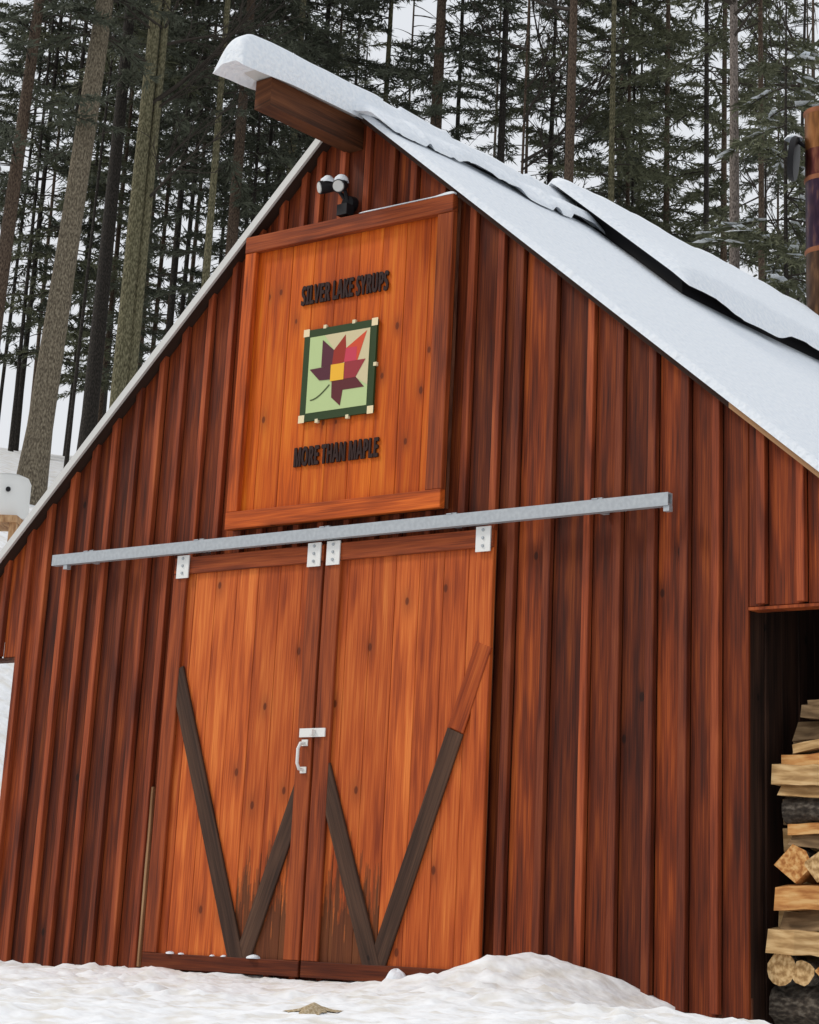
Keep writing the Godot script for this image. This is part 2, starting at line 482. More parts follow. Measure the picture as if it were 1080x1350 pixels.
	var ra := Vector3(3.1, RY - 0.004 - SR * 3.1, 0); var rb := Vector3(4.74, RY - 0.004 - SR * 4.74, 0); var dd := Vector3(0, -0.035, 0)
	mb.quad(ra + dd + Vector3(0, 0, .118), rb + dd + Vector3(0, 0, .118), rb + Vector3(0, 0, .118), ra + Vector3(0, 0, .118))
	mb.quad(ra + Vector3(0, 0, .118), rb + Vector3(0, 0, .118), rb + Vector3(0, 0, .102), ra + Vector3(0, 0, .102))
	mb.quad(rb + dd + Vector3(0, 0, .118), ra + dd + Vector3(0, 0, .118), ra + dd + Vector3(0, 0, .102), rb + dd + Vector3(0, 0, .102))
	obj("fascia", mb.mesh(), M.pale, b)
	# black strip painting in the shade of the undercut below the snow cap
	mb = MB.new()
	mb.quad(Vector3(0.30, RY - SR * 0.30, -9.3), Vector3(0.30, RY - SR * 0.30, 0.06), Vector3(0.22, RY - SR * 0.22 + 0.11, 0.06), Vector3(0.22, RY - SR * 0.22 + 0.11, -9.3))
	mb.quad(Vector3(0.30, RY - SR * 0.30, 0.06), Vector3(0.0, RY, 0.06), Vector3(0.0, RY + 0.11, 0.06), Vector3(0.22, RY - SR * 0.22 + 0.11, 0.06))
	obj("undercut_shade", mb.mesh(), M.black, b)
	make_roof_snow(b)
	make_roof_vent(b)
	make_ridge_beam(b)
	make_doors(b)
	make_stack(b)
	return b

func rplane(x: float) -> float:
	return RY - SR * x

func make_roof_snow(b: Node3D) -> void:
	# lower sheet on the right plane
	var m := snow_slab(func(z): return 0.16, func(z): return 4.82 + 0.05 * wob(z, 20.0), 0.155, -9.4,
		func(x, z): return rplane(x) + 0.003,
		func(x, z): return 0.052 + 0.012 * noise.get_noise_2d(x * 40.0, z * 6.0) + 0.012 * noise.get_noise_2d(x * 9.0, z * 9.0), 90, 110, 0.10, 0.05)
	var o := obj("roof_snow", m, M.snow, b)
	o.set_meta("label", "smooth sheet of snow on the right roof slope")
	# left plane
	m = snow_slab(func(z): return -3.78, func(z): return -0.7, -0.6, -9.4,
		func(x, z): return LY + SL * x + 0.004, func(x, z): return 0.05 + 0.015 * noise.get_noise_2d(x * 10.0, z * 10.0), 40, 60, 0.1, 0.06)
	obj("roof_snow", m, M.snow, b)
	# ridge cap, its lower lip standing off the sheet in places
	var gap := func(z: float) -> float: return 0.062 + clampf(0.12 * wob(z, 110.0, 2.0) + 0.05 * wob(z, 22.0, 5.0) + 0.022, 0.0, 0.045)
	m = snow_slab(func(z): return -0.16, func(z): return 0.43 + 0.10 * wob(z, 30.0, 1.0), 0.2, -9.4,
		func(x, z): return (rplane(x) + gap.call(z) * smoothstep(0.12, 0.32, x) + 0.012) if x > 0 else (LY + SL * x + 0.012),
		func(x, z): return 0.085 + 0.055 * exp(-x * x / 0.04) + 0.02 * noise.get_noise_2d(x * 20.0, z * 20.0) - 0.05 * smoothstep(0.05, 0.4, x), 36, 300, 0.07, 0.12)
	o = obj("roof_snow", m, M.snow, b)
	o.set_meta("label", "thicker snow cap along the ridge with dark undercut lip")

func make_roof_vent(b: Node3D) -> void:
	var mb := MB.new()
	var up := 0.18
	var f := func(x: float, h: float, z: float) -> Vector3: return Vector3(x, rplane(x) + h, z)
	var z0 := -2.5; var z1 := -8.6; var xe := 1.2
	# lid
	var a: Array = [f.call(-0.05, up + 0.02, z0), f.call(xe, up + 0.02, z0), f.call(xe, up + 0.02, z1), f.call(-0.05, up + 0.02, z1)]
	var c: Array = [f.call(-0.05, up, z0), f.call(xe, up, z0), f.call(xe, up, z1), f.call(-0.05, up, z1)]
	mb.quad(a[0], a[1], a[2], a[3]); mb.quad(c[3], c[2], c[1], c[0]); mb.quad(c[0], c[1], a[1], a[0]); mb.quad(c[1], c[2], a[2], a[1]); mb.quad(c[2], c[3], a[3], a[2])
	var o := obj("roof_vent", mb.mesh(), M.black, b)
	o.set_meta("label", "low raised ridge vent with dark openings under its snowy lid")
	# black sheets below the lid, standing in for the shade of the open gap
	mb = MB.new()
	mb.quad(f.call(0.1, 0.0, z0 - 0.12), f.call(xe - 0.1, 0.0, z0 - 0.12), f.call(xe - 0.1, up, z0 - 0.12), f.call(0.1, up, z0 - 0.12))
	mb.quad(f.call(xe - 0.1, 0.0, z0 - 0.12), f.call(xe - 0.1, 0.0, z1), f.call(xe - 0.1, up, z1), f.call(xe - 0.1, up, z0 - 0.12))
	obj("gap_shade", mb.mesh(), M.black, o)
	# snow on the lid
	var m := snow_slab(func(z): return -0.7, func(z): return xe + 0.09 + 0.06 * wob(z, 26.0, 7.0) + 0.02 * wob(z, 90.0, 8.0), z0 + 0.1, z1 - 0.05,
		func(x, z): return (rplane(x) if x > 0 else RY + SL * x) + up + 0.024 - (0.012 + 0.13 * clampf(wob(z, 40.0, 9.0) - 0.05, 0.0, 0.5)) * smoothstep(xe - 0.08, xe + 0.1, x),
		func(x, z): return 0.105 + 0.03 * noise.get_noise_2d(x * 14.0, z * 14.0) + 0.02 * noise.get_noise_2d(x * 50.0, z * 50.0), 44, 160, 0.13, 0.3)
	obj("snow_cover", m, M.snow, o)

func lump(r: float, h: float, sd: int) -> ArrayMesh:
	var rows := []
	for i in 8:
		var a := PI * 0.5 * i / 7.0
		var row := PackedVector3Array()
		for k in 15:
			var w := TAU * (k % 14) / 14.0
			var q := 1.0 + 0.28 * noise.get_noise_2d(cos(w) * 30.0 + sd, sin(w) * 30.0 + i * 6.0)
			row.append(Vector3(cos(w) * cos(a) * r * q, sin(a) * h * (1.0 + 0.15 * noise.get_noise_2d(k * 9.0, sd)), sin(w) * cos(a) * r * q))
		rows.append(row)
	return smooth_mesh(rows, true).mesh()

func make_ridge_beam(b: Node3D) -> void:
	var o := obj("ridge_beam", board(rect(0.0, 0.0, 1.03, 0.205), -0.075, 0.075, ruv(), true, 0.008), M.beam, b)
	o.transform = Transform3D(Basis(Vector3.UP, -PI / 2), Vector3(0.0, 5.50, -0.06))
	o.set_meta("label", "heavy timber beam projecting from the gable peak")
	# narrow metal cover over the beam
	var mb := MB.new(); mb.box(Vector3(-0.11, 5.712, 0.11), Vector3(0.11, 5.732, 1.2))
	obj("beam_cover", mb.mesh(), M.trim, b)
	var m := snow_slab(func(z): return -0.14 - 0.02 * wob(z, 60.0, 4.0), func(z): return 0.14 + 0.02 * wob(z, 50.0, 6.0), 1.31, -0.3,
		func(x, z): return 5.735 - 0.03 * smoothstep(0.7, 1.3, z) - 0.05 * smoothstep(0.1, 0.2, absf(x) + 0.05),
		func(x, z): return 0.235 - 0.0 * z + 0.015 * noise.get_noise_2d(x * 30.0, z * 30.0) + 0.0 * z, 28, 60, 0.11, 0.16)
	o = obj("beam_snow", m, M.snow, b)
	o.set_meta("label", "long rounded roll of snow lying on the projecting beam")

func make_doors(b: Node3D) -> void:
	# track
	var mb := MB.new()
	mb.box(Vector3(-2.55, 2.722, 0.105), Vector3(2.715, 2.735, 0.155))
	mb.box(Vector3(-2.55, 2.79, 0.105), Vector3(2.715, 2.80, 0.155))
	mb.box(Vector3(-2.55, 2.735, 0.105), Vector3(2.715, 2.79, 0.112))
	mb.box(Vector3(-2.55, 2.735, 0.148), Vector3(2.715, 2.79, 0.155))
	var tr := obj("door_track", mb.mesh(), M.galv, b)
	tr.set_meta("label", "long galvanised steel track above the sliding doors")
	for x in [-2.41, 2.70]:
		mb = MB.new(); mb.box(Vector3(x - 0.02, 2.69, 0.11), Vector3(x + 0.02, 2.7215, 0.148))
		obj("end_stop", mb.mesh(), M.galv, tr)
	for x in [-2.2, -1.1, 0.045, 1.1, 2.2]:
		mb = MB.new(); mb.box(Vector3(x - 0.02, 2.73, 0.02), Vector3(x + 0.02, 2.82, 0.104)); mb.box(Vector3(x - 0.02, 2.8005, 0.1045), Vector3(x + 0.02, 2.8065, 0.158))
		obj("bracket", mb.mesh(), M.galv, tr)
	var zb := 0.055; var zp := 0.075; var zf := 0.10
	for side in [-1, 1]:
		var x0 := -1.345 if side < 0 else 0.045
		var x1 := 0.025 if side < 0 else 1.41
		mb = MB.new(); mb.box(Vector3(x0 + 0.005, 0.012, zb - 0.012), Vector3(x1 - 0.005, 2.69, zb - 0.002))
		var d := obj("door", mb.mesh(), M.timber, b)
		d.set_meta("label", "left sliding door leaf of orange planks with dark V brace" if side < 0 else "right sliding door leaf of orange planks with dark V brace")
		var n := 7
		var w := (x1 - x0) / n
		for i in n:
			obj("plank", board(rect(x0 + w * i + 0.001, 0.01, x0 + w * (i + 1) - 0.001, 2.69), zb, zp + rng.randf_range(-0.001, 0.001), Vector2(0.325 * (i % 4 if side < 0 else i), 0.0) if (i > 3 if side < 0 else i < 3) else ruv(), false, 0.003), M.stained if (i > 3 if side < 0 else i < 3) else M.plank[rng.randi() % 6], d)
		# frame
		obj("top_rail", board(rect(x0, 2.585, x1, 2.70), zp + 0.003, zf, ruv(), true), M.frame, d)
		obj("bottom_rail", board(rect(x0, 0.0, x1, 0.095), zp + 0.003, zf, ruv(), true), M.framedark, d)
		if side < 0:
			obj("stile", board(rect(x0, 0.097, x0 + 0.125, 2.583), zp + 0.003, zf, ruv()), M.frame, d)
			obj("stile", board(rect(x1 - 0.13, 0.097, x1, 2.583), zp + 0.003, zf, ruv()), M.frame, d)
		else:
			obj("stile", board(rect(x0, 0.097, x0 + 0.13, 2.583), zp + 0.003, zf, ruv()), M.frame, d)
			obj("stile", board(rect(x1 - 0.13, 0.097, x1, 2.583), zp + 0.003, zf - 0.012, ruv()), M.plank[1], d)
		# braces
		var br := []
		if side < 0:
			br = [[Vector2(-1.25, 1.93), Vector2(-0.50, 0.05), M.brace], [Vector2(-0.04, 1.17), Vector2(-0.475, 0.05), M.brace]]
		else:
			br = [[Vector2(0.12, 1.27), Vector2(0.625, 0.04), M.brace], [Vector2(1.17, 1.47), Vector2(0.625, 0.04), M.brace], [Vector2(1.365, 1.985), Vector2(1.172, 1.476), M.plank[0]]]
		var q := 0
		for e in br:
			var p: Vector2 = e[0]; var r: Vector2 = e[1]
			var l := p.distance_to(r)
			var dir := (p - r).normalized()
			var bo := obj("brace", board(rect(-0.064, 0.0, 0.064, l), zp + 0.004, zf - 0.003 - 0.004 * q, ruv()), e[2], d)
			bo.transform = Transform3D(Basis(Vector3(dir.y, -dir.x, 0), Vector3(dir.x, dir.y, 0), Vector3(0, 0, 1)), Vector3(r.x, r.y, 0))
			if q < 1: q += 1
		# hangers
		var hx := [-1.25, -0.045] if side < 0 else [0.12, 1.345]
		for x in hx:
			mb = MB.new()
			mb.box(Vector3(x - 0.056, 2.555, zf + 0.004), Vector3(x + 0.056, 2.712, zf + 0.014))
			var h := obj("hanger", mb.mesh(), M.white_metal, d)
			mb = MB.new()
			for yy in [2.59, 2.64, 2.69]:
				mb.tube([Vector3(x, yy, zf + 0.013), Vector3(x, yy, zf + 0.022)], [0.011, 0.009], 8)
			obj("bolt", mb.mesh(), M.galv, h)
		# snow on the bottom rail
		var clumps := [[-1.1, 0.1, 0.02], [-1.0, 0.1, 0.014], [-0.72, 0.1, 0.012], [-0.62, 0.1, 0.014], [-0.36, 0.1, 0.03]] if side < 0 else []
		for cl in clumps:
			obj("snow_lump", lump(cl[2] * 1.5, cl[2] * 0.8, int(cl[0] * 90)), M.snow, d, Vector3(cl[0], 0.094, zf - 0.012))
	# hasp and pull handle on the left leaf
	var left := b.find_child("door", false, false)
	mb = MB.new(); mb.box(Vector3(-0.075, 1.455, zf + 0.002), Vector3(0.14, 1.51, zf + 0.012)); mb.box(Vector3(0.03, 1.465, zf + 0.013), Vector3(0.06, 1.5, zf + 0.045))
	obj("hasp", mb.mesh(), M.white_metal, left)
	mb = MB.new()
	mb.tube([Vector3(-0.03, 1.42, zf), Vector3(-0.035, 1.415, zf + 0.04), Vector3(-0.04, 1.38, zf + 0.055), Vector3(-0.04, 1.29, zf + 0.055), Vector3(-0.035, 1.255, zf + 0.04), Vector3(-0.03, 1.25, zf)], [0.011, 0.011, 0.011, 0.011, 0.011, 0.011], 8)
	mb.box(Vector3(-0.055, 1.40, zf + 0.001), Vector3(-0.005, 1.44, zf + 0.007)); mb.box(Vector3(-0.055, 1.23, zf + 0.001), Vector3(-0.005, 1.27, zf + 0.007))
	obj("handle", mb.mesh(), M.white_metal, left)

func make_stack(b: Node3D) -> void:
	var at := Vector3(0.19, 0, -6.75)
	var cols := [[5.55, 6.62, srgb(80, 58, 44)], [6.62, 7.36, srgb(56, 38, 54)], [7.36, 7.66, srgb(88, 44, 40)], [7.66, 8.08, srgb(132, 86, 50)]]
	var r := 0.19
	var o: MeshInstance3D = null
	for i in cols.size():
		var e: Array = cols[i]
		var m := noise_material(e[2] * 0.8, e[2], (e[2] as Color).lerp(srgb(190, 140, 90), 0.3), 0.03, Vector3(1.5, 0.4, 1.5), 0.35, 60 + i)
		m.metallic = 0.75
		var mb := MB.new()
		mb.tube([Vector3(at.x, e[0], at.z), Vector3(at.x, e[1], at.z)], [r, r], 28, Color.WHITE, i == 3 or i == 0)
		var s := obj("steam_stack" if i == 0 else "pipe_section", mb.mesh(), m, b if i == 0 else o)
		if i == 0:
			o = s
			s.set_meta("label", "heat-tinted copper coloured metal stack rising behind the roof ridge")
	for y in [6.62, 7.36, 8.06]:
		var mb := MB.new()
		mb.tube([Vector3(at.x, y - 0.025, at.z), Vector3(at.x, y - 0.012, at.z), Vector3(at.x, y + 0.012, at.z), Vector3(at.x, y + 0.025, at.z)], [r, r + 0.012, r + 0.012, r], 28, Color.WHITE, false)
		var m := mat(srgb(138, 88, 62), 0.45, 0.7)
		obj("band", mb.mesh(), m, o)
	# open lid hanging at the side
	var mb2 := MB.new()
	var lc := at + Vector3(-0.285, 7.62, 0.1)
	var ax := Vector3(-0.9, 0.12, 0.35).normalized()
	mb2.tube([lc - ax * 0.03, lc, lc + ax * 0.03], [0.22, 0.23, 0.21], 20)
	mb2.tube([lc + Vector3(0.02, 0.2, 0), at + Vector3(-0.16, 7.72, 0.05)], [0.02, 0.02], 6)
	obj("stack_lid", mb2.mesh(), M.black, o)
	obj("snow_lump", lump(0.09, 0.05, 4), M.snow, o, lc + Vector3(0, 0.2, 0))

# ------------------------------------------------------------------ things on the wall
func lettering(txt: String, x0: float, x1: float, y0: float, y1: float, z: float, parent: Node) -> void:
	var tm := TextMesh.new()
	var f := SystemFont.new()
	f.font_names = PackedStringArray(["Droid Sans"])
	f.font_weight = 800
	tm.font = f; tm.text = txt; tm.font_size = 64; tm.pixel_size = 0.01; tm.depth = 0.012
	var one := ArrayMesh.new()
	one.add_surface_from_arrays(Mesh.PRIMITIVE_TRIANGLES, tm.get_mesh_arrays())
	var st := SurfaceTool.new()
	for k in 3:      # laid over itself a little to the side: heavier strokes
		st.append_from(one, 0, Transform3D(Basis.IDENTITY, Vector3((k - 1) * 0.026, (k % 2) * 0.016, k * 0.0012)))
	var am := st.commit()
	var bb := am.get_aabb()
	var o := obj("lettering", am, M.letter, parent)
	var sx := (x1 - x0) / bb.size.x; var sy := (y1 - y0) / bb.size.y
	o.transform = Transform3D(Basis(Vector3(sx, 0, 0), Vector3(0, sy, 0), Vector3(0, 0, 1)), Vector3(x0 - bb.position.x * sx, y0 - bb.position.y * sy, z - bb.position.z))
	o.set_meta("label", "dark raised letters reading " + txt)

func make_sign() -> void:
	M.letter = mat(srgb(46, 26, 22), 0.7)
	var s := thing("sign_panel", Vector3.ZERO, "large framed orange wood panel with dark lettering on the gable", "sign")
	var x0 := -0.87; var x1 := 1.0; var y0 := 2.86; var y1 := 4.97
	var mb := MB.new(); mb.box(Vector3(x0 + 0.005, y0 + 0.005, 0.03), Vector3(x1 - 0.005, y1 - 0.005, 0.058))
	obj("backing", mb.mesh(), M.timber, s)
	var n := 9; var w := (x1 - x0 - 0.02) / n
	for i in n:
		obj("plank", board(rect(x0 + 0.01 + w * i, y0 + 0.01, x0 + 0.008 + w * (i + 1), y1 - 0.01), 0.06, 0.075 + rng.randf_range(-0.001, 0.001), ruv(), false, 0.003), M.signplank[rng.randi() % 6], s)
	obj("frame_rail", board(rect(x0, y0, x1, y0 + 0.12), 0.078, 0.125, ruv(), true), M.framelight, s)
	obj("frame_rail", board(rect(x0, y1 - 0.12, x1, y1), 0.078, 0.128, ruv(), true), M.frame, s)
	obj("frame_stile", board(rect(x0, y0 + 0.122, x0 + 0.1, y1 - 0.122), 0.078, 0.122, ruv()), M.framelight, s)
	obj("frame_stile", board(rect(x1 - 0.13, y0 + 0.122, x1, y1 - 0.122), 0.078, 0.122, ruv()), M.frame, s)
	var m := snow_slab(func(z): return 0.18, func(z): return 1.01, 0.05, 0.132, func(x, z): return y1 + 0.001, func(x, z): return 0.012 + 0.012 * smoothstep(0.82, 0.95, x), 30, 8, 0.05, 0.02)
	obj("snow_ledge", m, M.snow, s)
	lettering("SILVER LAKE SYRUPS", -0.335, 0.445, 4.392, 4.535, 0.077, s)
	lettering("MORE THAN MAPLE", -0.305, 0.435, 3.25, 3.385, 0.077, s)
	make_quilt()

func flat(pts: Array, o: Vector2, s: float, z0: float, z1: float) -> ArrayMesh:   # painted piece: u right, v down from the top, 0..1
	var poly := PackedVector2Array()
	for p in pts:
		poly.append(o + Vector2(p[0], 1.0 - p[1]) * s)
	if Geometry2D.is_polygon_clockwise(poly):
		poly.reverse()
	var mb := MB.new()
	var ix := Geometry2D.triangulate_polygon(poly)
	for i in range(0, ix.size(), 3):
		var a := poly[ix[i]]; var b := poly[ix[i + 1]]; var c := poly[ix[i + 2]]
		if (b - a).cross(c - a) < 0:
			var k := b; b = c; c = k
		mb.tri(Vector3(a.x, a.y, z1), Vector3(b.x, b.y, z1), Vector3(c.x, c.y, z1))
	for i in poly.size():
		var p := poly[i]; var q := poly[(i + 1) % poly.size()]
		mb.quad(Vector3(p.x, p.y, z0), Vector3(q.x, q.y, z0), Vector3(q.x, q.y, z1), Vector3(p.x, p.y, z1))
	return mb.mesh()

func make_quilt() -> void:
	var q := thing("quilt_board", Vector3.ZERO, "square painted barn quilt of a red and purple maple leaf on pale green", "barn quilt")
	var o := Vector2(-0.27, 3.555); var s := 0.645
	obj("border", flat([[0, 0], [1, 0], [1, 1], [0, 1]], o, s, 0.08, 0.098), mat(srgb(44, 62, 30), 0.6), q)
	var fo := o + Vector2(0.055, 0.055); var fs := s - 0.11
	obj("field", flat([[0, 0], [1, 0], [1, 1], [0, 1]], fo, fs, 0.0985, 0.1), mat(srgb(182, 200, 142), 0.6), q)
	var pc := func(pts: Array, col: Color, z: float) -> void: obj("leaf_patch" , flat(pts, fo, fs, 0.1004, z), mat(col, 0.6), q)
	var beige := srgb(206, 192, 152)
	obj("field_patch", flat([[0.25, 0.0], [1, 0], [1, 0.42], [0.6, 0.42], [0.42, 0.22]], fo, fs, 0.1002, 0.1012), mat(beige, 0.6), q)
	obj("field_patch", flat([[0.80, 0.42], [1, 0.42], [1, 0.74], [0.80, 0.62]], fo, fs, 0.1002, 0.1012), mat(beige, 0.6), q)
	var z := 0.1022
	var plum := srgb(84, 38, 50)
	pc.call([[0.22, 0.06], [0.42, 0.22], [0.40, 0.42], [0.22, 0.42]], plum, z)
	pc.call([[0.42, 0.22], [0.60, 0.04], [0.62, 0.22], [0.60, 0.40], [0.40, 0.42]], srgb(150, 46, 32), z + 0.0004)
	pc.call([[0.62, 0.22], [0.80, 0.22], [0.80, 0.40], [0.60, 0.40]], srgb(196, 62, 82), z + 0.0008)
	pc.call([[0.62, 0.22], [0.95, 0.03], [0.82, 0.40], [0.80, 0.40], [0.80, 0.22]], srgb(206, 76, 46), z + 0.0004)
	pc.call([[0.61, 0.40], [0.95, 0.40], [0.80, 0.62], [0.61, 0.62]], srgb(150, 50, 56), z + 0.0012)
	pc.call([[0.03, 0.43], [0.39, 0.42], [0.39, 0.60], [0.20, 0.59]], plum, z + 0.0016)
	pc.call([[0.41, 0.62], [0.80, 0.61], [0.95, 0.76], [0.60, 0.76], [0.57, 0.96], [0.42, 0.84]], srgb(92, 36, 40), z)
	obj("leaf_center", flat([[0.385, 0.41], [0.605, 0.41], [0.605, 0.625], [0.385, 0.625]], fo, fs, 0.1004, z + 0.002), mat(srgb(236, 178, 52), 0.6), q)
	var stem := []
	for k in 7:
		var t := k / 6.0
		stem.append([lerpf(0.37, 0.06, t), 0.66 + 0.17 * sin(t * PI * 0.5)])
	for k in 7:
		var t := 1.0 - k / 6.0
		stem.append([lerpf(0.37, 0.06, t) + 0.012, 0.675 + 0.17 * sin(t * PI * 0.5)])
	obj("leaf_stem", flat(stem, fo, fs, 0.1004, z), mat(srgb(70, 80, 44), 0.6), q)
	for cx in [0.0, 1.0]:
		for cy in [0.0, 1.0]:
			var u0: float = lerpf(-0.012, 0.93, cx); var v0: float = lerpf(-0.012, 0.93, cy)
			obj("corner_patch", flat([[u0, v0], [u0 + 0.082, v0], [u0 + 0.082, v0 + 0.082], [u0, v0 + 0.082]], o, s, 0.0984, 0.1004), mat(srgb(232, 214, 172), 0.6), q)
	for p in [[0.28, -0.02], [0.68, -0.02], [1.0, 0.48], [0.24, 1.0], [0.66, 1.0]]:
		obj("border_dot", flat([[p[0] - 0.02, p[1] - 0.012], [p[0] + 0.02, p[1] - 0.012], [p[0] + 0.02, p[1] + 0.028], [p[0] - 0.02, p[1] + 0.028]], o, s, 0.0786, 0.0992), mat(srgb(222, 208, 170), 0.6), q)

func make_floodlight() -> void:
	var f := thing("floodlight", Vector3(-0.04, 5.1, 0.0), "black twin-head security floodlight with snow on its heads above the sign", "light")
	var mb := MB.new()
	mb.tube([Vector3(0.04, 0.0, 0.0), Vector3(0.04, 0.0, 0.05)], [0.065, 0.055], 16)
	mb.box(Vector3(0.0, -0.10, 0.03), Vector3(0.09, -0.02, 0.11))
	obj("base", mb.mesh(), M.black, f)
	for e in [[Vector3(-0.08, 0.12, 0.13), Vector3(-0.5, -0.25, 0.8)], [Vector3(0.045, 0.105, 0.13), Vector3(0.35, -0.35, 0.85)]]:
		var p: Vector3 = e[0]; var d: Vector3 = (e[1] as Vector3).normalized()
		mb = MB.new()
		mb.tube([p - d * 0.07, p - d * 0.05, p + d * 0.01, p + d * 0.06], [0.02, 0.036, 0.045, 0.048], 16)
		mb.tube([Vector3(0.04, 0.0, 0.04), p - d * 0.06], [0.014, 0.014], 8)
		var h := obj("lamp_head", mb.mesh(), M.black, f)
		mb = MB.new(); mb.tube([p + d * 0.0605, p + d * 0.066], [0.042, 0.037], 16)
		obj("lens", mb.mesh(), mat(srgb(200, 200, 196), 0.2), h)
		obj("snow_lump", lump(0.05, 0.055, int(p.x * 300)), M.snow, h, p + Vector3(0, 0.028, 0))

# ------------------------------------------------------------------ firewood
func log_mesh(kind: int, r: float, l: float, sd: int) -> ArrayMesh:   # axis along z, centred; surface 0 split wood, 1 bark
	var g := RandomNumberGenerator.new(); g.seed = sd
	var pts := []   # outline with flag bark for the edge that starts there
	if kind == 0:      # round
		for k in 14:
			var a := TAU * k / 14.0
			pts.append([Vector2(cos(a), sin(a)) * r * g.randf_range(0.93, 1.05), true])
	elif kind == 1:    # wedge
		pts = [[Vector2(-r, -r * 0.55), false], [Vector2(r, -r * 0.6), true], [Vector2(r * 0.95, -r * 0.1), true], [Vector2(r * 0.6, r * 0.5), true], [Vector2(0.0, r * 0.75), false]]
	elif kind == 2:    # flat split
		pts = [[Vector2(-r, -r * 0.5), false], [Vector2(r * 0.9, -r * 0.52), true], [Vector2(r, r * 0.2), false], [Vector2(r * 0.2, r * 0.52), false], [Vector2(-r * 0.95, r * 0.4), false]]
	else:              # diamond
		pts = [[Vector2(0, -r * 0.9), false], [Vector2(r, -r * 0.2), true], [Vector2(r * 0.75, r * 0.5), true], [Vector2(0.1 * r, r * 0.9), false], [Vector2(-r, 0.05 * r), false]]
	var wd := MB.new(); var bk := MB.new()
	var segs := 6
	var rings := []
	for i in segs + 1:
		var z := lerpf(-l / 2, l / 2, float(i) / segs)
		var ring := []
		var off := Vector2(g.randf_range(-1, 1), g.randf_range(-1, 1)) * r * 0.05
		for p in pts:
			var q: Vector2 = p[0] * g.randf_range(0.91, 1.07) + off
			ring.append(Vector3(q.x, q.y, z))
		rings.append(ring)
	var k := pts.size()
	for i in segs:
		for j in k:
			var m := (j + 1) % k
			(bk if pts[j][1] else wd).quad(rings[i][j], rings[i][m], rings[i + 1][m], rings[i + 1][j])
	for j in range(1, k - 1):
		wd.tri(rings[segs][0], rings[segs][j], rings[segs][j + 1])
		wd.tri(rings[0][0], rings[0][j + 1], rings[0][j])
	var am := wd.mesh()
	if bk.v.size() > 0:
		bk.add_to(am)
	return am

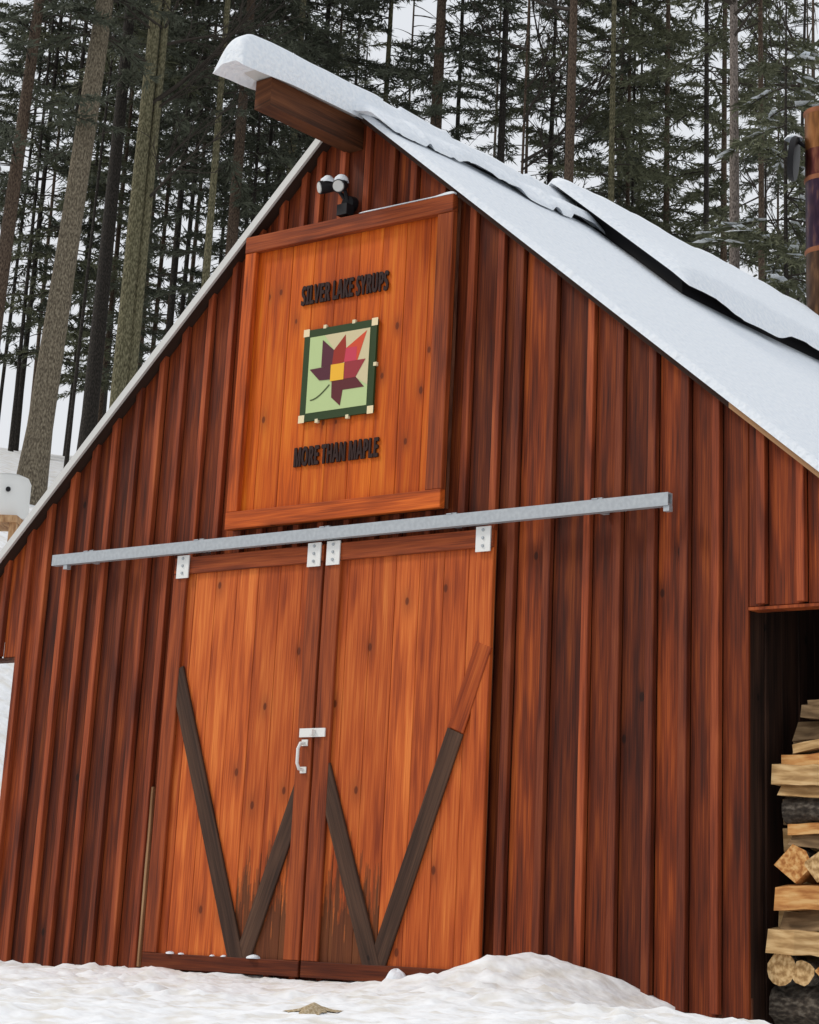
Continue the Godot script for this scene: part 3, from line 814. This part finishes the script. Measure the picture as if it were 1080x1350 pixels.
func make_firewood() -> void:
	var tan_m := noise_material(srgb(150, 116, 74), srgb(188, 152, 104), srgb(212, 180, 132), 0.03, Vector3(3.5, 3.5, 0.5), 0.85, 21)
	var orange_m := noise_material(srgb(158, 100, 52), srgb(194, 138, 80), srgb(214, 170, 112), 0.03, Vector3(3.5, 3.5, 0.5), 0.85, 22)
	var grey_m := noise_material(srgb(92, 72, 50), srgb(122, 98, 70), srgb(150, 124, 92), 0.03, Vector3(3.5, 3.5, 0.5), 0.9, 23)
	var bark := noise_material(srgb(44, 40, 36), srgb(78, 72, 66), srgb(120, 114, 106), 0.06, Vector3(4, 4, 4), 0.95, 24, 1.0)
	var gb := noise_material(srgb(40, 34, 30), srgb(66, 58, 50), srgb(104, 96, 86), 0.04, Vector3(3, 3, 1.6), 0.95, 25, 1.0)
	# x, y of the axis, z, kind, radius, length, across?, turn, wood material, bark, label
	var rows := [
		[3.47, 0.0, -0.22, 0, 0.105, 0.5, true, 0.02, grey_m, gb, "dark grey bark log lying crosswise at the foot of the woodpile"],
		[3.30, 0.185, -0.30, 0, 0.088, 0.42, false, 0.1, tan_m, bark, "round tan log end sitting on the grey bottom log beside the wall"],
		[3.455, 0.17, -0.30, 0, 0.068, 0.42, false, -0.1, tan_m, bark, "small round log end second from the wall in the lowest layer"],
		[3.60, 0.18, -0.30, 3, 0.085, 0.42, false, 0.0, orange_m, bark, ""],
		[3.50, 0.325, -0.19, 2, 0.135, 0.52, true, -0.04, tan_m, bark, "pale split log lying crosswise just above the round log ends"],
		[3.48, 0.30, -0.44, 2, 0.15, 0.52, true, 0.03, grey_m, bark, ""],
		[3.54, 0.43, -0.17, 1, 0.085, 0.5, true, 0.05, grey_m, bark, "dark split log wedged between two pale crosswise logs"],
		[3.47, 0.455, -0.36, 2, 0.13, 0.5, true, -0.02, tan_m, bark, "pale split set back behind the dark wedged log"],
		[3.55, 0.56, -0.19, 2, 0.135, 0.52, true, 0.02, orange_m, bark, "orange-tan split log lying crosswise under the diamond-shaped end"],
		[3.49, 0.60, -0.44, 1, 0.14, 0.5, true, 0.02, tan_m, bark, ""],
		[3.375, 0.735, -0.30, 3, 0.112, 0.42, false, 0.12, orange_m, bark, "diamond-shaped orange split log end halfway up the woodpile"],
		[3.55, 0.725, -0.30, 3, 0.10, 0.42, false, -0.1, tan_m, bark, "split log end right of the diamond-shaped orange one"],
		[3.60, 0.845, -0.18, 1, 0.075, 0.5, true, -0.12, grey_m, gb, "dark mossy split log resting over the diamond-shaped end"],
		[3.50, 0.875, -0.38, 2, 0.14, 0.52, true, 0.03, tan_m, bark, "pale split set back behind the dark mossy log"],
		[3.58, 0.925, -0.18, 2, 0.065, 0.48, true, 0.04, orange_m, bark, "thin orange split under the dark round bark log"],
		[3.55, 1.025, -0.2, 0, 0.078, 0.5, true, 0.03, orange_m, gb, "dark round log with bark in the upper half of the woodpile"],
		[3.49, 1.02, -0.42, 2, 0.16, 0.52, true, 0.0, grey_m, bark, ""],
		[3.54, 1.12, -0.17, 1, 0.07, 0.5, true, -0.05, tan_m, bark, "small tan split between the round bark log and the broad pale one"],
		[3.52, 1.205, -0.2, 2, 0.12, 0.52, true, -0.03, tan_m, bark, "broad pale split log lying crosswise near the top of the pile"],
		[3.48, 1.18, -0.43, 1, 0.14, 0.5, true, 0.0, tan_m, bark, ""],
		[3.55, 1.295, -0.2, 2, 0.075, 0.5, true, 0.04, orange_m, bark, "thin orange split lying on the broad pale log near the top"],
		[3.56, 1.36, -0.34, 2, 0.10, 0.5, true, -0.04, grey_m, bark, "brown split set back behind the slim tilted stick"],
		[3.60, 1.39, -0.19, 2, 0.055, 0.48, true, 0.18, tan_m, bark, "slim pale stick tilted up to the right near the top"],
		[3.57, 1.46, -0.30, 1, 0.085, 0.5, true, 0.06, grey_m, gb, "dark split above the slim pale stick"],
		[3.60, 1.545, -0.28, 2, 0.08, 0.44, true, -0.08, grey_m, bark, "grey split second from the top of the woodpile"],
		[3.62, 1.61, -0.27, 2, 0.06, 0.4, true, 0.08, grey_m, bark, "topmost grey split of the woodpile"],
	]
	var sd := 300
	var all := rows.duplicate()
	for i in 11:        # the pile goes on out of the frame
		all.append([4.06, -0.01 + 0.15 * i, -0.2, [0, 2, 1, 2][i % 4], 0.1, 0.5, true, 0.02 * (i % 3), [tan_m, grey_m, orange_m][i % 3], bark, ""])
	for e in all:
		sd += 1
		var o := MeshInstance3D.new()
		o.name = numbered("firewood_log")
		o.mesh = log_mesh(e[3], e[4], e[5], sd)
		o.mesh.surface_set_material(0, e[8])
		if o.mesh.get_surface_count() > 1:
			o.mesh.surface_set_material(1, e[9])
		add_child(o)
		var bs := Basis.IDENTITY
		if e[6]:
			bs = Basis(Vector3(0, 0, 1), e[7]) * Basis(Vector3.UP, PI / 2)
		else:
			bs = Basis(Vector3.UP, e[7] * 0.5) * Basis(Vector3(0, 0, 1), e[7])
		o.transform = Transform3D(bs, Vector3(e[0], e[1], e[2]))
		tag(o, e[10] if e[10] else "split firewood log half hidden deeper in the woodpile", "log", "firewood stacked under the lean-to")

# ------------------------------------------------------------------ the wood behind
func along(px: float, py: float, dist: float) -> Vector3:   # a spot at that bearing and distance from where one stands
	var d := cam_basis * Vector3((px - 662.0) / 2710.0, -(py - 348.0) / 2710.0, -1.0)
	d /= Vector2(d.x, d.z).length()
	var p := CAM + d * dist
	return Vector3(p.x, ground_y(p.x, p.z) - 0.1, p.z)

var cam_basis: Basis

func trunk_mesh(g: RandomNumberGenerator, h: float, r: float, lean: Vector2, sides := 10) -> ArrayMesh:
	var mb := MB.new()
	var ps := []; var rs := []
	var n := 14
	var wx := g.randf() * 9.0
	for i in n + 1:
		var t := float(i) / n
		ps.append(Vector3(lean.x * t * h + sin(t * 5.0 + wx) * 0.05 * t, t * h, lean.y * t * h + cos(t * 4.0 + wx) * 0.05 * t))
		rs.append(r * (1.0 - 0.78 * pow(t, 1.1)) * (1.0 + 0.35 * exp(-t * h / 0.4)) * g.randf_range(0.96, 1.04))
	mb.tube(ps, rs, sides)
	return mb.mesh()

func needle_crown(g: RandomNumberGenerator, h: float, y0: float, lmax: float, dens: float, snow := false) -> Array:
	var mb := MB.new(); var sn := MB.new(); var tw := MB.new()
	var y := y0
	while y < h - 0.2:
		var q := (y - y0) / (h - y0)
		var nb := 2 + (g.randi() % 3)
		for k in nb:
			if g.randf() > dens:
				continue
			var a := g.randf() * TAU
			var l := (lmax * pow(1.0 - q, 0.6) * g.randf_range(0.55, 1.1) + 0.3) * (0.75 + 0.5 * minf(q * 4.0, 1.0) * 0.5)
			var dir := Vector3(cos(a), 0, sin(a)); var side := Vector3(-sin(a), 0, cos(a))
			var rise := g.randf_range(-0.15, 0.25); var sag := g.randf_range(0.15, 0.4)
			var ps := []
			for i in 5:
				var t := i / 4.0
				ps.append(Vector3(0, y, 0) + dir * l * t + Vector3.UP * l * (rise * t - sag * t * t))
			tw.tube(ps, [0.02, 0.016, 0.012, 0.008, 0.004], 3, Color.WHITE, false)
			var t := g.randf_range(0.12, 0.3)
			while t < 1.03:
				var p := Vector3(0, y, 0) + dir * l * t + Vector3.UP * l * (rise * t - sag * t * t)
				for s in 3:
					var ang: float = g.randf_range(0.5, 1.2) * [-1, 1, 0.2][s]
					var d := (dir * cos(ang) + side * sin(ang) + Vector3.UP * g.randf_range(-0.45, 0.12)).normalized()
					var tl := g.randf_range(0.2, 0.42) * (0.7 + 0.6 * (1.0 - t))
					var c := Color.WHITE * g.randf_range(0.6, 1.35)
					for e in 8:
						var b0 := p + d * tl * g.randf_range(0.0, 0.85)
						var nd := (d + Vector3(g.randf() - 0.5, g.randf() - 0.6, g.randf() - 0.5) * 1.5).normalized()
						var o := nd.cross(Vector3(g.randf() - 0.5, g.randf() - 0.2, g.randf() - 0.5)).normalized() * g.randf_range(0.012, 0.024)
						mb.tri(b0 - o, b0 + o, b0 + nd * g.randf_range(0.12, 0.22), Vector2.ZERO, Vector2.ZERO, Vector2.ZERO, c)
					if snow and s == 2 and g.randf() < 0.35:
						var o2 := side * g.randf_range(0.08, 0.16)
						var u := Vector3.UP * 0.05
						sn.quad(p - o2, p + d * 0.3 - o2 * 0.6 + u, p + d * 0.3 + o2 * 0.6 + u, p + o2 + u)
				t += 0.13 / l
		y += g.randf_range(0.22, 0.42)
	return [mb, tw, sn]

func twig_crown(g: RandomNumberGenerator, h: float, y0: float, reach: float, count: int) -> MB:
	var mb := MB.new()
	for i in count:
		var y := lerpf(y0, h, pow(g.randf(), 0.8))
		var a := g.randf() * TAU
		var l := reach * g.randf_range(0.5, 1.0) * (1.15 - 0.6 * (y - y0) / (h - y0))
		limb(mb, g, Vector3(0, y, 0), Vector3(cos(a), g.randf_range(0.25, 0.9), sin(a)).normalized(), l, 0.012 + 0.012 * l, 0)
	return mb

func limb(mb: MB, g: RandomNumberGenerator, p: Vector3, d: Vector3, l: float, r: float, depth: int) -> void:
	var ps := [p]; var rs := [r]
	var q := p; var e := d
	for i in 4:
		e = (e + Vector3(g.randf() - 0.5, g.randf() - 0.35, g.randf() - 0.5) * 0.35).normalized()
		q += e * l / 4.0
		ps.append(q); rs.append(maxf(0.003, r * (1.0 - 0.2 * (i + 1))))
		if depth < 2:
			for k in (2 if depth == 0 else 1):
				var f := (e + Vector3(g.randf() - 0.5, g.randf() - 0.4, g.randf() - 0.5) * 1.5).normalized()
				limb(mb, g, q, f, l * g.randf_range(0.3, 0.5), r * 0.55, depth + 1)
	mb.tube(ps, rs, 4 if depth == 0 else 3, Color.WHITE, false)

func make_wood() -> void:
	var g := RandomNumberGenerator.new()
	g.seed = 77
	var bark_light := noise_material(srgb(74, 66, 55), srgb(110, 100, 84), srgb(150, 140, 120), 0.05, Vector3(2.6, 0.8, 2.6), 0.95, 31, 0.8)
	var bark_olive := noise_material(srgb(66, 62, 46), srgb(102, 98, 74), srgb(140, 134, 108), 0.05, Vector3(2.5, 0.7, 2.5), 0.95, 32, 0.8)
	var bark_brown := noise_material(srgb(50, 40, 34), srgb(84, 70, 58), srgb(118, 102, 88), 0.06, Vector3(3.0, 0.8, 3.0), 0.95, 33, 0.8)
	var bark_dark := noise_material(srgb(28, 26, 24), srgb(48, 44, 40), srgb(72, 66, 60), 0.06, Vector3(3.0, 0.8, 3.0), 0.95, 34, 0.8)
	var bark_pink := noise_material(srgb(70, 62, 58), srgb(114, 104, 97), srgb(150, 140, 132), 0.06, Vector3(2.5, 0.8, 2.5), 0.95, 35, 0.6)
	var needle := mat(Color(1, 1, 1), 0.75)
	needle.vertex_color_use_as_albedo = true
	needle.albedo_color = Color(0.096, 0.106, 0.074).linear_to_srgb()
	needle.backlight_enabled = true; needle.backlight = Color(0.02, 0.03, 0.015)
	var needle2 := needle.duplicate()
	needle2.albedo_color = Color(0.125, 0.132, 0.078).linear_to_srgb()
	var leafm := needle.duplicate()
	leafm.albedo_color = Color(0.20, 0.18, 0.05).linear_to_srgb()
	var dead := mat(srgb(60, 54, 48), 0.9)
	# crowns shared between trees
	var crowns := []; var twigs := []
	for i in 5:
		var h: float = [21.0, 19.0, 22.0, 17.0, 20.0][i]
		var r := needle_crown(g, h, [3.0, 5.5, 7.5, 2.0, 9.0][i], [2.2, 1.9, 2.2, 2.1, 2.0][i], [0.38, 0.36, 0.42, 0.42, 0.38][i])
		crowns.append(r[0].mesh()); twigs.append(r[1].mesh())
	var snowy := needle_crown(g, 11.0, 0.8, 2.3, 0.95, true)
	var crown_snowy := [snowy[0].mesh(), snowy[1].mesh(), snowy[2].mesh()]
	var bare := []
	for i in 3:
		bare.append(twig_crown(g, 17.0, 5.0 + 2.0 * i, 3.2, 16).mesh())
	# kind: needle crown index 0-4, 10+ bare crown, 20 snowy spruce; bark; bearing pixel, width of trunk seen, distance, lean, label
	var list := [
		[100, 350, 32, 36.0, 4, bark_light, 0.045, "thick pale mottled trunk leaning right, nearest tree on the far left"],
		[178, 300, 22, 38.0, 11, bark_olive, 0.0, "straight olive-grey trunk right of the thick pale mottled tree"],
		[28, 200, 19, 36.0, 1, bark_brown, 0.02, "brownish trunk nearest the left edge of the wood"],
		[128, 450, 20, 40.0, 2, bark_dark, 0.0, "dark conifer between the pale mottled and the olive-grey trunks"],
		[214, 60, 14, 38.0, 10, bark_olive, 0.0, "slim olive trunk just right of the straight olive-grey one"],
		[240, 250, 9, 44.0, 0, bark_dark, 0.0, "thin dark conifer midway between the olive trunks and the beam"],
		[285, 200, 11, 40.0, 2, bark_olive, 0.0, "olive trunk directly behind the tip of the snowy beam"],
		[312, 250, 17, 42.0, 4, bark_brown, 0.0, "brown trunk below the middle of the snowy beam"],
		[398, 30, 13, 44.0, 1, bark_olive, 0.0, "mossy trunk above the snowy beam"],
		[432, 30, 10, 46.0, 0, bark_dark, 0.0, "thin dark conifer above the foot of the snowy beam"],
		[512, 60, 10, 46.0, 3, bark_olive, 0.0, "olive conifer right of the gable peak"],
		[578, 80, 21, 42.0, 2, bark_brown, 0.0, "stout brown-grey trunk behind the upper roof slope"],
		[607, 70, 8, 45.0, 0, bark_dark, 0.0, "thin black trunk next to the stout brown-grey one"],
		[663, 110, 13, 42.0, 4, bark_dark, 0.0, "dark bare-stemmed conifer in the middle of the roof line"],
		[752, 130, 17, 36.0, 12, bark_brown, 0.0, "tall clear brown trunk rising above the start of the roof vent"],
		[731, 60, 6, 44.0, 10, bark_dark, 0.0, "slender dark tree close left of the tall clear brown trunk"],
		[690, 200, 5, 40.0, 11, bark_brown, 0.01, "slender bare tree with fine twigs over the roof line"],
		[808, 150, 11, 40.0, 1, bark_olive, 0.0, "grey-olive conifer right of the tall clear brown trunk"],
		[828, 200, 7, 46.0, 0, bark_brown, 0.0, "thin conifer behind the grey-olive one"],
		[880, 200, 10, 45.0, 3, bark_brown, 0.0, "bushy conifer left of the black stem above the vent"],
		[931, 200, 9, 40.0, 4, bark_dark, 0.0, "straight black stem above the middle of the vent"],
		[968, 150, 17, 34.0, 12, bark_pink, 0.0, "pale pinkish-grey trunk on the right side of the wood"],
		[955, 250, 10, 43.0, 0, bark_brown, 0.0, "conifer close behind the pale pinkish-grey trunk"],
		[1003, 300, 10, 36.0, 2, bark_brown, 0.0, "grey-brown conifer right of the pale pinkish-grey trunk"],
		[1056, 60, 6, 38.0, 10, bark_dark, 0.03, "thin forked bare tree against the sky by the stack"],
		[1038, 330, 10, 33.0, 20, bark_dark, 0.0, "young spruce with snow on its boughs beside the stack"],
	]
	var made := 0
	for e in list:
		plant(g, e[0], e[1], e[2], e[3], e[4], e[5], e[6], e[7], crowns, twigs, bare, crown_snowy, needle if e[0] < 780 else needle2, dead, made)
		made += 1
	# thin stems filling the wood, one like another
	var thin := []
	for i in 26:
		thin.append([-6.0 + i * 15.0 + g.randf_range(-6, 6), 450, g.randf_range(4.5, 8.0), g.randf_range(42, 56)])
	for i in 14:
		thin.append([g.randf_range(330, 1100), 200, g.randf_range(4, 8), g.randf_range(44, 64)])
	for i in 8:
		thin.append([g.randf_range(-60, 1120), 200, g.randf_range(5, 9), g.randf_range(60, 85)])
	for e in thin:
		plant(g, e[0], e[1], e[2], e[3], (g.randi() % 5) + (30 if g.randf() < 0.4 else 0), [bark_dark, bark_brown, bark_dark][g.randi() % 3], g.randf_range(-0.012, 0.012), "", crowns, twigs, bare, crown_snowy, [needle, needle, needle2][g.randi() % 3], dead, made)
		made += 1
	# yellow-leaved saplings above the vent
	for e in [[850, 285, 31.0], [905, 300, 30.0]]:
		var p := along(e[0], e[1], e[2])
		var sp := thing("beech_sapling", p, "sapling holding yellow-olive leaves over the vent, %s of two" % ("left" if e[0] < 880 else "right"), "tree", "yellow-leaved saplings")
		var tm := MB.new(); var lm := MB.new()
		tm.tube([Vector3.ZERO, Vector3(0.1, 3.0, 0), Vector3(0, 6.4, 0.1)], [0.05, 0.035, 0.01], 6)
		for k in 26:
			var y := g.randf_range(2.4, 6.4); var a := g.randf() * TAU
			var l := g.randf_range(0.6, 1.5)
			var d := Vector3(cos(a), g.randf_range(0, 0.4), sin(a)).normalized()
			tm.tube([Vector3(0, y, 0), Vector3(0, y, 0) + d * l], [0.012, 0.004], 3, Color.WHITE, false)
			for m in 26:
				var c := Vector3(0, y, 0) + d * l * g.randf_range(0.2, 1.05) + Vector3(g.randfn(0, 0.12), g.randfn(0, 0.1), g.randfn(0, 0.12))
				var u := Vector3(g.randf() - 0.5, -0.5 + 0.4 * (g.randf() - 0.5), g.randf() - 0.5).normalized() * 0.05
				var w := u.cross(Vector3(g.randf() - 0.5, g.randf() - 0.5, g.randf() - 0.5)).normalized() * 0.026
				lm.quad(c - u, c + w, c + u, c - w, Vector2.ZERO, Vector2.ZERO, Vector2.ZERO, Vector2.ZERO, Color.WHITE * g.randf_range(0.6, 1.3))
		obj("trunk", tm.mesh(), bark_brown, sp)
		obj("crown", lm.mesh(), leafm, sp)

func plant(g: RandomNumberGenerator, px: float, py: float, wpx: float, dist: float, kind: int, bark: Material, lean: float, label: String, crowns: Array, twigs: Array, bare: Array, snowy: Array, needle: Material, dead: Material, k: int) -> void:
	var p := along(px, py, dist)
	var r := wpx / 2710.0 * dist * 0.5
	var right := cam_basis.x * Vector3(1, 0, 1)
	var lv := right.normalized() * lean
	p -= lv * 9.0
	var t: Node3D
	var h := 21.0
	var pole := kind >= 30
	if pole: kind -= 30
	if kind == 20: h = 11.5
	if kind >= 10 and kind < 20: h = 20.0
	if label:
		t = thing("conifer_tree" if kind < 10 or kind == 20 else "bare_tree", p, label, "tree")
	elif pole:
		t = thing("bare_tree", p, "slender tree with only thin dead branches deep in the wood", "tree", "bare slender trees in the wood behind the barn")
	else:
		t = thing("conifer_tree", p, "slender dark conifer standing among others deep in the wood", "tree", "slender conifers in the wood behind the barn")
	var gg := RandomNumberGenerator.new(); gg.seed = 1000 + k
	obj("trunk", trunk_mesh(gg, h, r * 1.12, Vector2(lv.x, lv.z), 10 if label else 7), bark, t)
	var turn := gg.randf() * TAU
	var sc := gg.randf_range(0.92, 1.12)
	var basis_l := Basis(Vector3(1, 0, 0), Vector3(lv.x, 1, lv.z), Vector3(0, 0, 1)) * Basis(Vector3.UP, turn).scaled(Vector3(sc, 1.0, sc))
	if kind < 10:
		if not pole:
			var c := obj("crown", crowns[kind], needle, t); c.transform.basis = basis_l
		var w := obj("branches", twigs[kind], dead, t); w.transform.basis = basis_l
	elif kind == 20:
		var c := obj("crown", snowy[0], needle, t); c.transform.basis = basis_l
		var w := obj("branches", snowy[1], dead, t); w.transform.basis = basis_l
		var s := obj("snow", snowy[2], M.snow, t); s.transform.basis = basis_l; s.set_meta("kind", "stuff")
	else:
		var c := obj("crown", bare[kind - 10], dead, t); c.transform.basis = basis_l

# ------------------------------------------------------------------ small things
func make_tank() -> void:
	var p := along(6.0, 690.0, 30.0)
	var y := 5.55
	var t := thing("storage_tank", Vector3(p.x, ground_y(p.x, p.z), p.z), "white storage tank on a low wooden stand up the slope at the left edge", "tank")
	var g0 := ground_y(p.x, p.z)
	var rt := (cam_basis.x * Vector3(1, 0, 1)).normalized()
	var lift := maxf(0.1, y - g0)
	var mb := MB.new()
	for sx in [-0.35, 0.2]:
		for sz in [-0.3, 0.3]:
			mb.box(Vector3(sx - 0.05, -0.6, sz - 0.05), Vector3(sx + 0.05, lift - 0.1, sz + 0.05))
	mb.box(Vector3(-0.5, lift - 0.1, -0.4), Vector3(0.26, lift, 0.4))
	var st := obj("stand", mb.mesh(), M.pale, t)
	st.rotation.y = cam_basis.get_euler().y
	mb = MB.new()
	mb.tube([Vector3(0, lift + 0.001, 0), Vector3(0, lift + 0.05, 0), Vector3(0, lift + 0.52, 0), Vector3(0, lift + 0.60, 0), Vector3(0, lift + 0.64, 0)], [0.30, 0.32, 0.32, 0.28, 0.18], 24)
	obj("tank", mb.mesh(), M.white_metal, t)
	mb = MB.new()
	var f := Vector3(CAM.x - p.x, 0, CAM.z - p.z).normalized()
	mb.tube([f * 0.31 + Vector3(0, lift + 0.38, 0), f * 0.36 + Vector3(0, lift + 0.38, 0)], [0.035, 0.035], 10)
	obj("fitting", mb.mesh(), M.black, t)

func make_snow_bits() -> void:
	# loose clods thrown against the right door
	var k := 0
	for e in [[0.86, 0.16, 0.075, 0.07], [1.0, 0.14, 0.05, 0.045], [1.10, 0.15, 0.06, 0.035], [1.22, 0.15, 0.055, 0.06], [1.31, 0.17, 0.05, 0.04]]:
		var o := obj("snow_clod", lump(e[2], e[3] + 0.02, 40 + k), M.snow, self, Vector3(e[0], ground_y(e[0], e[1]) - 0.012, e[1]))
		tag(o, "small snow clod against the right door, %s from the left" % ["first", "second", "third", "fourth", "last"][k], "snow", "snow clods at the right door")
		k += 1
	# patch of bare tan gravel showing through the snow
	var rows := []
	for i in 9:
		var row := PackedVector3Array()
		for j in 25:
			var a := TAU * (j % 24) / 24.0
			var q := i / 8.0 * (1.0 + 0.9 * noise.get_noise_2d(cos(a) * 60.0, sin(a) * 60.0 + 7.0))
			var x := 2.95 + cos(a) * 0.085 * q; var z := 3.3 + sin(a) * 0.13 * q
			row.append(Vector3(x, ground_y(x, z) + 0.02 * (1.0 - float(i) / 8.0) - 0.001 + 0.004, z))
		rows.append(row)
	var m := noise_material(srgb(138, 118, 86), srgb(172, 152, 120), srgb(204, 192, 168), 0.08, Vector3(3, 3, 3), 0.95, 51, 0.8)
	var o := obj("bare_ground", smooth_mesh(rows, false).mesh(), m, self)
	o.set_meta("kind", "structure")

# ------------------------------------------------------------------
func _ready() -> void:
	# camera
	var cam := Camera3D.new()
	cam.name = "camera"
	cam.position = CAM
	cam.rotation = Vector3(0.307, 0.641, 0.037)
	cam.projection = Camera3D.PROJECTION_FRUSTUM
	cam.near = 0.1
	cam.size = 0.1 * 1350.0 / 2710.0
	cam.frustum_offset = Vector2(-122.0 / 2710.0, -327.0 / 2710.0) * 0.1
	cam.far = 400.0
	add_child(cam)
	cam.current = true
	cam_basis = Basis.from_euler(Vector3(0.307, 0.641, 0.037))
	# overcast sky
	var sm := ProceduralSkyMaterial.new()
	sm.sky_top_color = Color(0.93, 0.95, 0.98)
	sm.sky_horizon_color = Color(0.95, 0.955, 0.965)
	sm.sky_curve = 0.3
	sm.ground_bottom_color = Color(0.6, 0.61, 0.62)
	sm.ground_horizon_color = Color(0.85, 0.86, 0.88)
	sm.sun_angle_max = 1.0
	var sky := Sky.new()
	sky.sky_material = sm
	var env := Environment.new()
	env.background_mode = Environment.BG_SKY
	env.sky = sky
	env.background_energy_multiplier = 0.9
	env.tonemap_mode = Environment.TONE_MAPPER_LINEAR
	env.tonemap_exposure = 1.0
	env.sdfgi_enabled = true; env.ssao_enabled = true; env.ssil_enabled = true
	var we := WorldEnvironment.new()
	we.name = "environment"
	we.environment = env
	add_child(we)
	# veiled sun, high on the left in front of the barn
	var sun := DirectionalLight3D.new()
	sun.name = "sun"
	sun.light_energy = 0.5
	sun.light_angular_distance = 11.0
	sun.light_color = Color(1.0, 0.97, 0.93)
	sun.shadow_enabled = true
	add_child(sun)
	sun.look_at_from_position(Vector3(-7, 9, 5), Vector3.ZERO)

	rng.seed = 5
	noise.seed = 3
	noise.frequency = 0.02
	noise.fractal_octaves = 3
	noise.noise_type = FastNoiseLite.TYPE_SIMPLEX_SMOOTH
	crust.seed = 8
	crust.noise_type = FastNoiseLite.TYPE_CELLULAR
	crust.frequency = 1.0
	make_materials()
	make_ground()
	make_barn()
	make_wood()
	make_sign()
	make_floodlight()
	make_firewood()
	make_tank()
	make_snow_bits()
